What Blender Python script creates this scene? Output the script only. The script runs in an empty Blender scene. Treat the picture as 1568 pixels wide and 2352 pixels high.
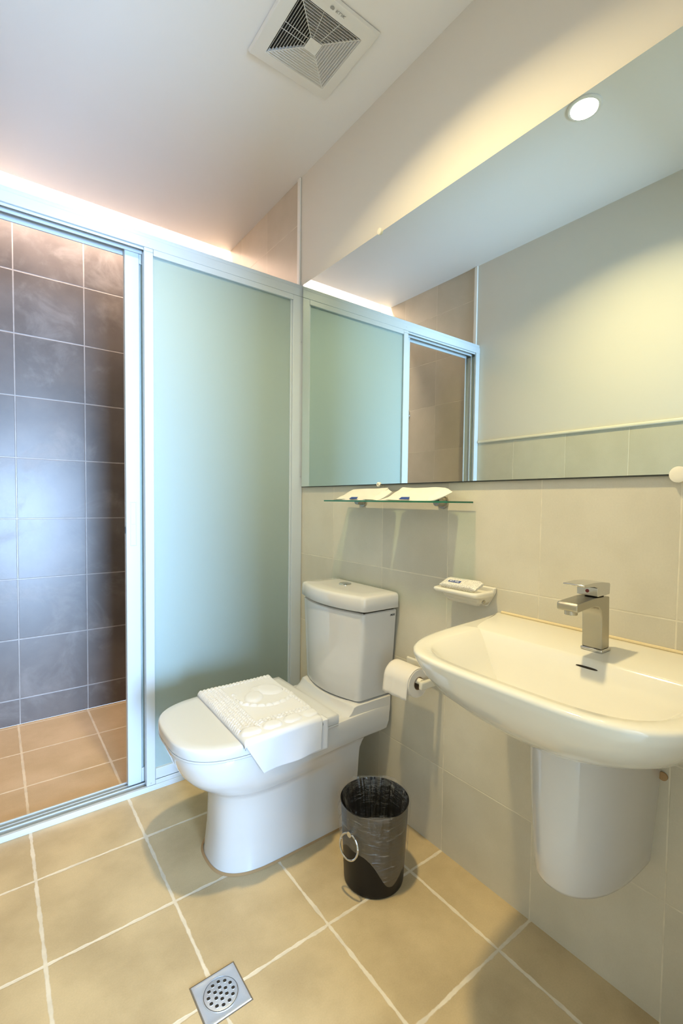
import bpy, bmesh, math, random
from mathutils import Vector, Matrix, noise
random.seed(7)
S = bpy.context.scene
COL = S.collection

# ------------------------------------------------------------------ camera
YAW, PITCH, ROLL = 0.6467, -0.0409, 0.0122
FPX, PX, PY = 1071.6082, 8.2587, 19.5768
CAM = Vector((-1.13108, -1.82808, 1.11514))
F = Vector((math.sin(YAW)*math.cos(PITCH), math.cos(YAW)*math.cos(PITCH), math.sin(PITCH)))
R0 = Vector((math.cos(YAW), -math.sin(YAW), 0)); U0 = R0.cross(F)
RT = R0*math.cos(ROLL) + U0*math.sin(ROLL)
UP = -R0*math.sin(ROLL) + U0*math.cos(ROLL)
cd = bpy.data.cameras.new('camera'); cam = bpy.data.objects.new('camera', cd); COL.objects.link(cam)
M = Matrix((( RT.x, UP.x, -F.x, CAM.x), (RT.y, UP.y, -F.y, CAM.y), (RT.z, UP.z, -F.z, CAM.z), (0,0,0,1)))
cam.matrix_world = M
cd.sensor_fit = 'HORIZONTAL'; cd.sensor_width = 36.0; cd.lens = FPX/1568*36.0
cd.shift_x = -PX/1568; cd.shift_y = PY/1568
cd.clip_start = 0.01; cd.clip_end = 50
S.camera = cam

# ------------------------------------------------------------------ light and exposure
S.view_settings.view_transform = 'Standard'; S.view_settings.look = 'None'
S.view_settings.gamma = 1.0; S.view_settings.use_curve_mapping = False
S.view_settings.exposure = -0.03
W = bpy.data.worlds.new('daylight'); S.world = W; W.use_nodes = True
W.node_tree.nodes['Background'].inputs[0].default_value = (0.50, 0.72, 1.0, 1)
W.node_tree.nodes['Background'].inputs[1].default_value = 3.0
LAMP_W, COVE_W, SKY_W = 18.5, 40.0, 640.0
WARM = (1.0, 0.79, 0.41); PINK = (1.0, 0.76, 0.58); COOL = (0.43, 0.66, 1.0)

def area(name, loc, rot, sx, sy, power, color, shape='RECTANGLE', spread=math.pi):
    l = bpy.data.lights.new(name, 'AREA'); l.shape = shape; l.size = sx; l.size_y = sy
    l.energy = power; l.color = color; l.spread = spread
    o = bpy.data.objects.new(name, l); o.location = loc; o.rotation_euler = rot; COL.objects.link(o); return o
# daylight entering through the balcony window of the bedroom outside the doorway
area('window_daylight', (-0.90, -5.43, 0.86), (math.radians(90), 0, 0), 1.2, 1.45, SKY_W, COOL)

# ------------------------------------------------------------------ room dimensions
RW, ZC, YD, YC, YN = 1.2912, 2.569, 0.9284, 0.8177, -1.93
DADO = 1.4856
DOOR = (-1.25, -0.62, 2.12)

# ------------------------------------------------------------------ materials
def mat(name, col=(.8,.8,.8), rough=.5, metal=0.0, **kw):
    m = bpy.data.materials.new(name); m.use_nodes = True
    b = m.node_tree.nodes['Principled BSDF']
    b.inputs['Base Color'].default_value = (*col, 1); b.inputs['Roughness'].default_value = rough
    b.inputs['Metallic'].default_value = metal
    for k, v in kw.items():
        b.inputs[k].default_value = v
    return m
def nd(m, t, **kw):
    n = m.node_tree.nodes.new(t)
    for k, v in kw.items(): setattr(n, k, v)
    return n
def lk(m, a, b): m.node_tree.links.new(a, b)
def bsdf(m): return m.node_tree.nodes['Principled BSDF']
def math_(m, op, a, b=None, c=None):
    n = nd(m, 'ShaderNodeMath', operation=op)
    for i, v in enumerate((a, b, c)):
        if v is None: continue
        if isinstance(v, (int, float)): n.inputs[i].default_value = v
        else: lk(m, v, n.inputs[i])
    return n.outputs[0]
def mix(m, fac, a, b):
    n = nd(m, 'ShaderNodeMix', data_type='RGBA')
    for i, v in ((0, fac), (6, a), (7, b)):
        if isinstance(v, tuple): n.inputs[i].default_value = (*v, 1)
        elif isinstance(v, (int, float)): n.inputs[i].default_value = v
        else: lk(m, v, n.inputs[i])
    return n.outputs[2]
def noise_(m, scale, detail=3, rough=.5, vec=None, dist=0):
    n = nd(m, 'ShaderNodeTexNoise'); n.inputs['Scale'].default_value = scale
    n.inputs['Detail'].default_value = detail; n.inputs['Roughness'].default_value = rough
    n.inputs['Distortion'].default_value = dist
    if vec is not None: lk(m, vec, n.inputs['Vector'])
    return n.outputs['Fac']
def ramp(m, fac, lo, hi):
    n = nd(m, 'ShaderNodeMapRange'); n.interpolation_type = 'SMOOTHSTEP'
    n.inputs['From Min'].default_value = lo; n.inputs['From Max'].default_value = hi
    lk(m, fac, n.inputs['Value']); return n.outputs['Result']
def bump(m, h, strength, dist=.002):
    n = nd(m, 'ShaderNodeBump'); n.inputs['Strength'].default_value = strength
    n.inputs['Distance'].default_value = dist; lk(m, h, n.inputs['Height'])
    lk(m, n.outputs[0], bsdf(m).inputs['Normal'])

def tile_mat(name, au, av, ou, ov, su, sv, gw, c1, c2, grout, rough=.35, wob=.0, wobscale=25, vary=.12, haze=None, spec=.5, grain=.05):
    m = mat(name, c1, rough); b = bsdf(m); b.inputs['Specular IOR Level'].default_value = spec
    geo = nd(m, 'ShaderNodeNewGeometry'); pos = geo.outputs['Position']
    sep = nd(m, 'ShaderNodeSeparateXYZ'); lk(m, pos, sep.inputs[0])
    ds = []; ids = []
    nz = noise_(m, wobscale, 3, .6, pos)
    for a, o, s in ((au, ou, su), (av, ov, sv)):
        u = math_(m, 'DIVIDE', math_(m, 'SUBTRACT', sep.outputs[a], o), s)
        ids.append(math_(m, 'FLOOR', u))
        fr = math_(m, 'FRACT', u)
        ds.append(math_(m, 'MULTIPLY', math_(m, 'MINIMUM', fr, math_(m, 'SUBTRACT', 1.0, fr)), s))
    d = math_(m, 'MINIMUM', ds[0], ds[1])
    if wob: d = math_(m, 'ADD', d, math_(m, 'MULTIPLY', math_(m, 'SUBTRACT', nz, .5), wob))
    g = ramp(m, d, gw*.5 - gw*.18, gw*.5 + gw*.18)           # 0 in the grout, 1 on the tile
    comb = nd(m, 'ShaderNodeCombineXYZ'); lk(m, ids[0], comb.inputs[0]); lk(m, ids[1], comb.inputs[1])
    wn = nd(m, 'ShaderNodeTexWhiteNoise', noise_dimensions='2D'); lk(m, comb.outputs[0], wn.inputs['Vector'])
    n1 = noise_(m, 5, 4, .55, pos); n2 = noise_(m, 240, 2, .6, pos)
    base = mix(m, ramp(m, n1, .3, .7), c1, c2)
    v = math_(m, 'ADD', math_(m, 'MULTIPLY', math_(m, 'SUBTRACT', wn.outputs['Value'], .5), vary),
              math_(m, 'MULTIPLY', math_(m, 'SUBTRACT', n2, .5), grain*2))
    v = math_(m, 'ADD', v, 1.0)
    vm = nd(m, 'ShaderNodeVectorMath', operation='SCALE'); lk(m, base, vm.inputs[0]); lk(m, v, vm.inputs['Scale'])
    base = vm.outputs[0]
    if haze:                                                  # limescale film on the shower tiles
        h = math_(m, 'MULTIPLY', ramp(m, noise_(m, 4.2, 6, .62, pos, .6), .50, .72), haze)
        base = mix(m, h, base, (.55, .52, .50))
        rr = math_(m, 'ADD', rough, math_(m, 'MULTIPLY', h, .35)); lk(m, rr, b.inputs['Roughness'])
    gc = mix(m, ramp(m, noise_(m, 14, 3, .6, pos), .35, .75), grout, tuple(x*.82 for x in grout))
    lk(m, mix(m, g, gc, base), b.inputs['Base Color'])
    hh = math_(m, 'ADD', g, math_(m, 'MULTIPLY', n2, .12))
    bump(m, hh, .45, .0012)
    return m
Y0, YS = -0.2494, 0.3070
M_wallY = tile_mat('beige_wall_tile', 1, 2, Y0, 0.2688, YS, 0.3035, .0034, (.575,.54,.43), (.63,.595,.485), (.75,.70,.56), rough=.30, wob=.001)
M_wallY2 = tile_mat('beige_shower_wall_tile', 1, 2, 0.357, 0.2688, 0.3013, 0.3005, .0034, (.56,.50,.41), (.61,.55,.46), (.70,.64,.53), rough=.34, wob=.001)
M_wallX = tile_mat('near_wall_tile', 0, 2, -1.0388, 0.2688, 0.3, 0.3035, .0034, (.56,.53,.44), (.61,.58,.50), (.74,.70,.58), rough=.3)
M_dark = tile_mat('dark_shower_tile', 0, 2, -1.0388, 0.1269, 0.2957, 0.2951, .0055, (.098,.080,.072), (.135,.112,.100), (.33,.31,.30), rough=.36, wob=.002, wobscale=40, haze=.16, vary=.16, spec=.7)
M_floor = tile_mat('tan_floor_tile', 0, 1, -1.0470, -0.2450, 0.3025, 0.3090, .0085, (.455,.350,.195), (.60,.470,.270), (.76,.68,.53), rough=.48, wob=.011, wobscale=22, vary=.07, grain=.09)
M_floor2 = tile_mat('tan_shower_floor_tile', 0, 1, -1.0470, 0.6070, 0.3000, 0.2980, .0085, (.50,.37,.215), (.60,.455,.290), (.76,.66,.50), rough=.45, wob=.006, wobscale=30, vary=.07, grain=.09)
def paint(name, c, r=.7):
    m = mat(name, c, r); bump(m, noise_(m, 320, 3, .6), .12, .0006); return m
M_paint = paint('warm_white_wall_paint', (.71,.68,.62))
M_ceil = paint('white_ceiling_paint', (.86,.85,.84))
M_trim = mat('white_edge_trim', (.86,.85,.82), .35)
def ceramic(name, c, r=.09):
    m = mat(name, c, r); b = bsdf(m); b.inputs['Coat Weight'].default_value = .5; b.inputs['Coat Roughness'].default_value = .05
    n = noise_(m, 6, 3, .5); lk(m, mix(m, n, c, tuple(x*.97 for x in c)), b.inputs['Base Color']); return m
M_cer = ceramic('white_glazed_ceramic', (.64,.635,.615))
M_basin = ceramic('cream_glazed_ceramic', (.74,.715,.615))
M_seat = mat('white_seat_plastic', (.62,.63,.63), .18)
M_alu = mat('white_coated_aluminium', (.54,.61,.66), .30)
M_chrome = mat('chrome', (.62,.62,.61), .12, 1.0)
M_brushed = mat('water_spotted_chrome', (.46,.44,.38), .27, 1.0)
n_ = noise_(M_brushed, 900, 2, .7); bump(M_brushed, n_, .5, .0003)
M_steel = mat('drain_steel', (.62,.66,.72), .33, .85)
bump(M_steel, noise_(M_steel, 60, 4, .6), .25, .001)
M_black = mat('gloss_black_enamel', (.006,.006,.007), .38); bsdf(M_black).inputs['Specular IOR Level'].default_value = .25
M_dk = mat('dark_gap', (.02,.015,.01), .8)
M_gum = mat('dark_mirror_edge', (.02,.025,.02), .4)
M_bronze = mat('rust_stain', (.42,.27,.13), .8)
M_red = mat('red_indicator', (.22,.02,.015), .3)
M_blue = mat('navy_print', (.015,.05,.25), .5)
M_grey = mat('grey_print', (.36,.36,.35), .6)
M_blk = mat('black_print', (.03,.03,.025), .5)
M_white = mat('white_print', (.9,.9,.9), .5)
M_plastic = mat('white_vent_plastic', (.80,.79,.76), .38)
M_ivory = mat('ivory_plastic', (.86,.82,.70), .35)
M_paper = mat('toilet_paper', (.78,.74,.67), .9); bump(M_paper, noise_(M_paper, 700, 2, .6), .4, .0005)
M_card = mat('cardboard_core', (.35,.24,.15), .9)
M_pack = mat('glassine_packet', (.70,.685,.62), .45); bump(M_pack, noise_(M_pack, 45, 4, .6), .5, .002)
M_mirror = mat('mirror_glass', (.73,.80,.74), 0.0, 1.0)
M_tow = mat('white_terry', (.74,.76,.80), .95)
bsdf(M_tow).inputs['Sheen Weight'].default_value = .3
bump(M_tow, noise_(M_tow, 1100, 2, .7), .5, .0008)
# speckled soap wrapper
M_wrap = mat('speckled_soap_wrapper', (.8,.8,.78), .45)
v_ = nd(M_wrap, 'ShaderNodeTexVoronoi'); v_.inputs['Scale'].default_value = 420
t_ = nd(M_wrap, 'ShaderNodeTexCoord'); lk(M_wrap, t_.outputs['Object'], v_.inputs['Vector'])
lk(M_wrap, mix(M_wrap, ramp(M_wrap, v_.outputs['Distance'], .22, .5), (.30,.30,.28), (.74,.72,.66)), bsdf(M_wrap).inputs['Base Color'])
# glass
def thinglass():
    m = bpy.data.materials.new('clear_glass'); m.use_nodes = True; nt = m.node_tree
    for n in list(nt.nodes):
        if n.type != 'OUTPUT_MATERIAL': nt.nodes.remove(n)
    out = [n for n in nt.nodes if n.type == 'OUTPUT_MATERIAL'][0]
    tp = nd(m, 'ShaderNodeBsdfTransparent'); tp.inputs[0].default_value = (.72,.84,.78,1)
    gl = nd(m, 'ShaderNodeBsdfGlossy'); gl.inputs['Roughness'].default_value = .02
    fr = nd(m, 'ShaderNodeFresnel'); a = nd(m, 'ShaderNodeMixShader')
    lk(m, fr.outputs[0], a.inputs[0]); lk(m, tp.outputs[0], a.inputs[1]); lk(m, gl.outputs[0], a.inputs[2]); lk(m, a.outputs[0], out.inputs[0]); return m
M_glass = thinglass()
M_gedge = mat('green_glass_edge', (.02,.16,.09), .15)
# frosted film: light scatters through, a soft sheen on the face, a sprinkle of limescale low down
def frosted():
    m = bpy.data.materials.new('frosted_glass'); m.use_nodes = True; nt = m.node_tree
    for n in list(nt.nodes):
        if n.type != 'OUTPUT_MATERIAL': nt.nodes.remove(n)
    out = [n for n in nt.nodes if n.type == 'OUTPUT_MATERIAL'][0]
    tr = nd(m, 'ShaderNodeBsdfTranslucent'); tr.inputs[0].default_value = (.88,.90,.72,1)
    df = nd(m, 'ShaderNodeBsdfDiffuse'); df.inputs[0].default_value = (.50,.52,.40,1)
    gl = nd(m, 'ShaderNodeBsdfGlossy'); gl.inputs['Roughness'].default_value = .64; gl.inputs[0].default_value = (.70,.90,1.0,1)
    rf = nd(m, 'ShaderNodeBsdfRefraction'); rf.inputs['Roughness'].default_value = .45; rf.inputs['IOR'].default_value = 1.05; rf.inputs[0].default_value = (.80,.90,.80,1)
    a = nd(m, 'ShaderNodeMixShader'); a.inputs[0].default_value = .45; lk(m, tr.outputs[0], a.inputs[1]); lk(m, rf.outputs[0], a.inputs[2])
    b = nd(m, 'ShaderNodeMixShader'); b.inputs[0].default_value = .40; lk(m, a.outputs[0], b.inputs[1]); lk(m, df.outputs[0], b.inputs[2])
    fr = nd(m, 'ShaderNodeFresnel'); fr.inputs['IOR'].default_value = 1.6
    geo = nd(m, 'ShaderNodeNewGeometry')
    sp = ramp(m, noise_(m, 95, 5, .75, geo.outputs['Position']), .60, .70)
    sep = nd(m, 'ShaderNodeSeparateXYZ'); lk(m, geo.outputs['Position'], sep.inputs[0])
    sp = math_(m, 'MULTIPLY', sp, ramp(m, sep.outputs[2], 1.15, .35))
    d2 = nd(m, 'ShaderNodeBsdfDiffuse'); d2.inputs[0].default_value = (.8,.85,.85,1)
    b2 = nd(m, 'ShaderNodeMixShader'); lk(m, math_(m, 'MULTIPLY', sp, .35), b2.inputs[0]); lk(m, b.outputs[0], b2.inputs[1]); lk(m, d2.outputs[0], b2.inputs[2])
    c = nd(m, 'ShaderNodeMixShader'); lk(m, math_(m, 'ADD', fr.outputs[0], .24), c.inputs[0]); lk(m, b2.outputs[0], c.inputs[1]); lk(m, gl.outputs[0], c.inputs[2])
    lk(m, c.outputs[0], out.inputs[0]); return m
M_frost = frosted()
def bagmat(sc, lo, hi):
    m = bpy.data.materials.new('clear_bin_liner'); m.use_nodes = True; nt = m.node_tree
    for n in list(nt.nodes):
        if n.type != 'OUTPUT_MATERIAL': nt.nodes.remove(n)
    out = [n for n in nt.nodes if n.type == 'OUTPUT_MATERIAL'][0]
    tp = nd(m, 'ShaderNodeBsdfTransparent'); df = nd(m, 'ShaderNodeBsdfDiffuse'); df.inputs[0].default_value = (.72,.70,.66,1)
    gl = nd(m, 'ShaderNodeBsdfGlossy'); gl.inputs['Roughness'].default_value = .18
    tc = nd(m, 'ShaderNodeTexCoord'); mp = nd(m, 'ShaderNodeMapping'); lk(m, tc.outputs['Object'], mp.inputs['Vector']); mp.inputs['Scale'].default_value = (1, 1, 3.0)
    nz = noise_(m, 22, 4, .6, mp.outputs[0], 1.2)
    bp = nd(m, 'ShaderNodeBump'); bp.inputs['Strength'].default_value = .8; bp.inputs['Distance'].default_value = .006; lk(m, nz, bp.inputs['Height'])
    lk(m, bp.outputs[0], gl.inputs['Normal'])
    mp2 = nd(m, 'ShaderNodeMapping'); lk(m, tc.outputs['Object'], mp2.inputs['Vector']); mp2.inputs['Scale'].default_value = sc
    st = ramp(m, noise_(m, 30, 3, .65, mp2.outputs[0], .8), .56, .74)
    a = nd(m, 'ShaderNodeMixShader'); lk(m, math_(m, 'ADD', math_(m, 'MULTIPLY', st, hi), lo), a.inputs[0]); lk(m, tp.outputs[0], a.inputs[1]); lk(m, df.outputs[0], a.inputs[2])
    b = nd(m, 'ShaderNodeMixShader'); b.inputs[0].default_value = .12; lk(m, a.outputs[0], b.inputs[1]); lk(m, gl.outputs[0], b.inputs[2])
    lk(m, b.outputs[0], out.inputs[0]); return m
M_bag = bagmat((.35, .35, 2.2), .05, .24); M_bag_in = bagmat((2.2, 2.2, .16), .012, .30)
def emit(name, c, s):
    m = bpy.data.materials.new(name); m.use_nodes = True; nt = m.node_tree
    b = bsdf(m); b.inputs['Base Color'].default_value = (.9,.9,.9,1); b.inputs['Emission Color'].default_value = (*c,1); b.inputs['Emission Strength'].default_value = s
    return m
M_lamp = emit('lamp_diffuser', (1,.93,.75), 14)
M_tube = emit('lamp_tube', PINK, 9)

# ------------------------------------------------------------------ mesh helpers
def new_obj(name, bm, mats, parent=None, smooth=True, angle=35, bevel=0, seg=2, subd=0):
    me = bpy.data.meshes.new(name)
    bmesh.ops.recalc_face_normals(bm, faces=bm.faces[:])
    bm.to_mesh(me); bm.free()
    o = bpy.data.objects.new(name, me); COL.objects.link(o)
    for m in (mats if isinstance(mats, (list, tuple)) else [mats]): me.materials.append(m)
    if smooth:
        me.shade_smooth()
        if angle < 180: me.set_sharp_from_angle(angle=math.radians(angle))
    if bevel:
        md = o.modifiers.new('bevel', 'BEVEL'); md.width = bevel; md.segments = seg; md.limit_method = 'ANGLE'; md.angle_limit = math.radians(40)
        me.polygons.foreach_set('use_smooth', [True]*len(me.polygons)); md.harden_normals = False
    if subd:
        md = o.modifiers.new('sub', 'SUBSURF'); md.levels = subd; md.render_levels = subd
    if parent is not None:
        o.parent = parent
        o.location = -Vector(parent.location)          # parts are modelled in room coordinates
    return o
def box(bm, x0, x1, y0, y1, z0, z1, mi=0):
    vs = [bm.verts.new((x, y, z)) for x in (x0, x1) for y in (y0, y1) for z in (z0, z1)]
    for f in ((0,1,3,2),(4,6,7,5),(0,4,5,1),(2,3,7,6),(0,2,6,4),(1,5,7,3)):
        fc = bm.faces.new([vs[i] for i in f]); fc.material_index = mi
    return vs
def boxobj(name, dims, m, parent=None, bevel=0, seg=2):
    bm = bmesh.new()
    for d in (dims if isinstance(dims[0], (tuple, list)) else [dims]): box(bm, *d)
    return new_obj(name, bm, m, parent, bevel=bevel, seg=seg, angle=30)
def loft(bm, rings, cap0=True, cap1=True, closed=True, mi=0):
    vr = [[bm.verts.new(p) for p in r] for r in rings]; n = len(vr[0])
    for a, b in zip(vr[:-1], vr[1:]):
        for i in range(n if closed else n-1):
            j = (i+1) % n
            f = bm.faces.new((a[i], a[j], b[j], b[i])); f.material_index = mi
    for r, c in ((vr[0], cap0), (vr[-1], cap1)):
        if c:
            f = bm.faces.new(r); f.material_index = mi
    return vr
def cyl(bm, p0, p1, r0, r1=None, n=32, caps=True, mi=0):
    r1 = r0 if r1 is None else r1
    p0, p1 = Vector(p0), Vector(p1); d = (p1-p0).normalized()
    a = d.orthogonal().normalized(); b = d.cross(a)
    rings = [[p + (a*math.cos(2*math.pi*i/n) + b*math.sin(2*math.pi*i/n))*r for i in range(n)] for p, r in ((p0, r0), (p1, r1))]
    loft(bm, rings, caps, caps, mi=mi)
def lathe(bm, c, prof, n=64, mi=0):
    rings = [[(c[0]+r*math.cos(2*math.pi*i/n), c[1]+r*math.sin(2*math.pi*i/n), c[2]+z) for i in range(n)] for r, z in prof]
    loft(bm, rings, False, False, mi=mi)
def tube(bm, pts, r, n=12, closed=False, mi=0):
    pts = [Vector(p) for p in pts]; rings = []
    N = len(pts); prev = None
    for i, p in enumerate(pts):
        if closed: t = (pts[(i+1) % N]-pts[i-1]).normalized()
        else: t = (pts[min(i+1, N-1)]-pts[max(i-1, 0)]).normalized()
        a = t.orthogonal().normalized() if prev is None else (prev - t*prev.dot(t)).normalized()
        prev = a; b = t.cross(a)
        rings.append([p + (a*math.cos(2*math.pi*k/n)+b*math.sin(2*math.pi*k/n))*r for k in range(n)])
    if closed: rings.append(rings[0])
    loft(bm, rings, not closed, not closed, mi=mi)
    if closed: bmesh.ops.remove_doubles(bm, verts=bm.verts[:], dist=1e-6)
def thing(name, label, cat, loc, group=None):
    o = bpy.data.objects.new(name, None); COL.objects.link(o); o.location = loc; o.empty_display_size = .05
    return tag(o, label, cat, group)
def tag(o, label, cat, group=None):
    o['label'] = label; o['category'] = cat
    if group: o['group'] = group
    return o
def struct(o): o['kind'] = 'structure'; return o
def text_mesh(name, body, size, mtx, m, parent=None, extrude=.0002, shear=0, bold=0):
    c = bpy.data.curves.new(name, 'FONT'); c.body = body; c.size = size; c.align_x = 'CENTER'; c.align_y = 'CENTER'
    c.extrude = extrude; c.shear = shear; c.offset = bold
    t = bpy.data.objects.new(name+'_src', c); COL.objects.link(t)
    dg = bpy.context.evaluated_depsgraph_get(); dg.update()
    me = bpy.data.meshes.new_from_object(t.evaluated_get(dg)); bpy.data.objects.remove(t)
    me.transform(mtx); me.materials.clear(); me.materials.append(m)
    o = bpy.data.objects.new(name, me); COL.objects.link(o)
    if parent is not None: o.parent = parent; o.location = -Vector(parent.location)
    return o
def frame_mtx(origin, xdir, ydir):
    x = Vector(xdir).normalized(); y = Vector(ydir).normalized(); z = x.cross(y).normalized(); y = z.cross(x)
    o = Vector(origin)
    return Matrix(((x.x,y.x,z.x,o.x),(x.y,y.y,z.y,o.y),(x.z,y.z,z.z,o.z),(0,0,0,1)))

# ------------------------------------------------------------------ room shell
YT = 0.035                                       # where the shower tiling starts
def side_wall(name, xa, xb):
    bm = bmesh.new()
    box(bm, xa, xb, YN-.12, YT, 0, DADO, 0); box(bm, xa, xb, YN-.12, YT, DADO, 2.95, 1); box(bm, xa, xb, YT, YD+.1, 0, 2.95, 2)
    return struct(new_obj(name, bm, [M_wallY, M_paint, M_wallY2], smooth=False))
side_wall('wall_right', 0, .1); side_wall('wall_left', -RW-.1, -RW)
struct(boxobj('wall_far', (-RW, 0, YD, YD+.1, 0, 2.95), M_dark))
struct(boxobj('floor', (-RW, 0, YN-.12, .045, -.1, 0), M_floor))
struct(boxobj('floor', (-RW, 0, .045, YD, -.1, -.001), M_floor2))
struct(boxobj('ceiling', [(-RW, 0, YN-.12, YC, ZC, ZC+.03), (-RW, 0, YN-.12, YD, 2.88, 2.95), (-RW, 0, YC-.03, YC, ZC+.03, ZC+.075)], M_ceil))
bm = bmesh.new()
for d in ((-RW, DOOR[0]), (DOOR[1], 0)):
    box(bm, d[0], d[1], YN-.12, YN, 0, DADO, 0); box(bm, d[0], d[1], YN-.12, YN, DADO, 2.569, 1)
box(bm, DOOR[0], DOOR[1], YN-.12, YN, DOOR[2], 2.569, 1)
struct(new_obj('wall_near', bm, [M_wallX, M_paint], smooth=False))
M_wood = mat('white_door_frame', (.72,.70,.66), .4)
struct(boxobj('door_1', [(DOOR[0], DOOR[0]+.03, YN-.13, YN+.01, 0, DOOR[2]), (DOOR[1]-.03, DOOR[1], YN-.13, YN+.01, 0, DOOR[2]), (DOOR[0]+.03, DOOR[1]-.03, YN-.13, YN+.01, DOOR[2]-.03, DOOR[2])], M_wood, bevel=.002))
# bedroom outside the doorway, daylight from its balcony window
bm = bmesh.new(); X0, X1, YB, YE = -2.2, 0.55, YN-.121, -5.5
box(bm, X0-.1, X0, YE, YB, 0, 2.6); box(bm, X1, X1+.1, YE, YB, 0, 2.6)
box(bm, X0, -1.55, YE-.1, YE, 0, 2.6); box(bm, -.25, X1, YE-.1, YE, 0, 2.6); box(bm, -1.55, -.25, YE-.1, YE, 1.65, 2.6); box(bm, -1.55, -.25, YE-.1, YE, 0, .1)
box(bm, X0, -RW-.101, YB, YB+.1, 0, 2.6); box(bm, .101, X1, YB, YB+.1, 0, 2.6)
M_bed = mat('bedroom_wall_paint', (.42,.36,.28), .8)
struct(new_obj('wall_outer', bm, M_bed, smooth=False))
struct(boxobj('floor', (X0, X1, YE-.1, YN-.12, -.1, 0), mat('bedroom_floor', (.45,.42,.38), .4)))
struct(boxobj('ceiling', (X0, X1, YE-.1, YN-.12, 2.6, 2.7), M_ceil))
struct(boxobj('window_1', [(-1.55,-1.51,YE-.08,YE-.02,.1,1.65),(-.29,-.25,YE-.08,YE-.02,.1,1.65),(-.92,-.88,YE-.08,YE-.02,.14,1.61),(-1.51,-.29,YE-.08,YE-.02,.1,.14),(-1.51,-.29,YE-.08,YE-.02,1.61,1.65)], M_alu))
# tile edge trims
struct(boxobj('trim_1', (-.009, 0, YT-.010, YT+.012, 2.078, ZC), M_trim, bevel=.003))
struct(boxobj('trim_2', (-RW, -RW+.009, YT-.010, YT+.012, 2.078, ZC), M_trim, bevel=.003))
struct(boxobj('trim_3', (-RW, -RW+.010, YN, -.004, DADO-.003, DADO+.012), mat('cream_dado_trim', (.85,.80,.66), .4), bevel=.004))
# lamp tube hidden in the slot above the rear shower wall
t = thing('cove_light', 'warm glowing strip light in the ceiling slot above the dark shower wall', 'light', (-RW/2, YC+.03, 2.70))
bm = bmesh.new(); cyl(bm, (-1.25, YC+.02, 2.665), (-.04, YC+.02, 2.665), .013, n=16)
new_obj('tube', bm, M_tube, t)
boxobj('fitting', (-1.26, -.03, YC-.03, YC+.005, 2.645, 2.69), M_plastic, t)
area('cove_lamp', (-RW/2, YC+.030, 2.640), (math.radians(35), 0, 0), 1.2, .05, COVE_W, PINK)

# ------------------------------------------------------------------ shower screen (fixed half)
t = thing('shower_screen', 'white aluminium shower frame with a fixed frosted glass panel beside the toilet', 'shower screen', (-.645, 0, 0))
bm = bmesh.new()
box(bm, -RW, 0, 0, .012, 2.031, 2.066); box(bm, -RW, 0, .004, .086, 2.064, 2.083)
box(bm, -RW, 0, .008, .012, 2.022, 2.031); box(bm, -RW, 0, .036, .042, 2.018, 2.064); box(bm, -RW, 0, .078, .086, 2.014, 2.064)
box(bm, -.647, -.0535, .0005, .0115, 2.008, 2.031)
new_obj('head_rail', bm, M_alu, t, bevel=.0015)
bm = bmesh.new()
box(bm, -.0535, -.001, 0, .012, .0205, 2.0305); box(bm, -.062, -.0535, .006, .022, .07, 2.01)
box(bm, -.02, -.001, .012, .086, .02, 2.018)
new_obj('side_post', bm, M_alu, t, bevel=.0015)
bm = bmesh.new()
box(bm, -RW+.001, -RW+.036, 0, .012, .02, 2.031); box(bm, -RW+.001, -RW+.02, .012, .086, .02, 2.018); box(bm, -RW+.02, -RW+.036, .036, .042, .02, 2.018); box(bm, -RW+.02, -RW+.036, .08, .086, .02, 2.018)
new_obj('side_post', bm, M_alu, t, bevel=.0015)
boxobj('mullion', [(-.680, -.6475, 0, .030, .0205, 2.0175), (-.680, -.6475, 0, .0115, 2.0175, 2.0305)], M_alu, t, bevel=.002)
bm = bmesh.new()
box(bm, -RW, 0, -.003, .086, 0, .006); box(bm, -RW, 0, -.003, .010, .006, .020)
box(bm, -RW, 0, .034, .038, .006, .020); box(bm, -RW, 0, .056, .060, .006, .018); box(bm, -RW, 0, .080, .086, .006, .018)
new_obj('floor_track', bm, M_alu, t, bevel=.001)
boxobj('bottom_rail', [(-.647, -.0535, 0, .018, .040, .080), (-.647, -.0535, 0, .016, .020, .037)], M_alu, t, bevel=.0012)
g = boxobj('frosted_pane', (-.648, -.056, .012, .016, .075, 2.012), M_frost, t)
for x, z in ((-.664, 2.048), (-.664, .03), (-.010, 1.83), (-.010, 1.225), (-.64, .045)):
    bm = bmesh.new(); cyl(bm, (x, -.0012, z), (x, .001, z), .0022, n=12); new_obj('screw', bm, M_steel, t)

# sliding door, parked behind the fixed pane
t = thing('sliding_shower_door', 'frosted sliding shower door parked behind the fixed pane, white stile with recessed pull', 'shower door', (-.45, .045, 0))
bm = bmesh.new(); box(bm, -.736, -.686, .044, .072, .02, 2.03)
new_obj('stile', bm, M_alu, t, bevel=.0025)
bm = bmesh.new(); box(bm, -.110, -.070, .044, .072, .02, 2.03)
new_obj('stile', bm, M_alu, t, bevel=.0025)
boxobj('rail', (-.686, -.110, .046, .070, 1.985, 2.03), M_alu, t, bevel=.002)
boxobj('rail', (-.686, -.110, .046, .070, .02, .075), M_alu, t, bevel=.002)
boxobj('frosted_pane', (-.688, -.108, .056, .060, .07, 1.99), M_frost, t)
h = boxobj('pull_handle', [(-.7225, -.7000, .0425, .0445, .94, .9435), (-.7225, -.7000, .0425, .0445, 1.1015, 1.105), (-.7225, -.7195, .0425, .0445, .9435, 1.1015), (-.7030, -.7000, .0425, .0445, .9435, 1.1015), (-.7195, -.703, .0432, .0445, 1.02, 1.1015)], M_alu, t, bevel=.001)
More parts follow.
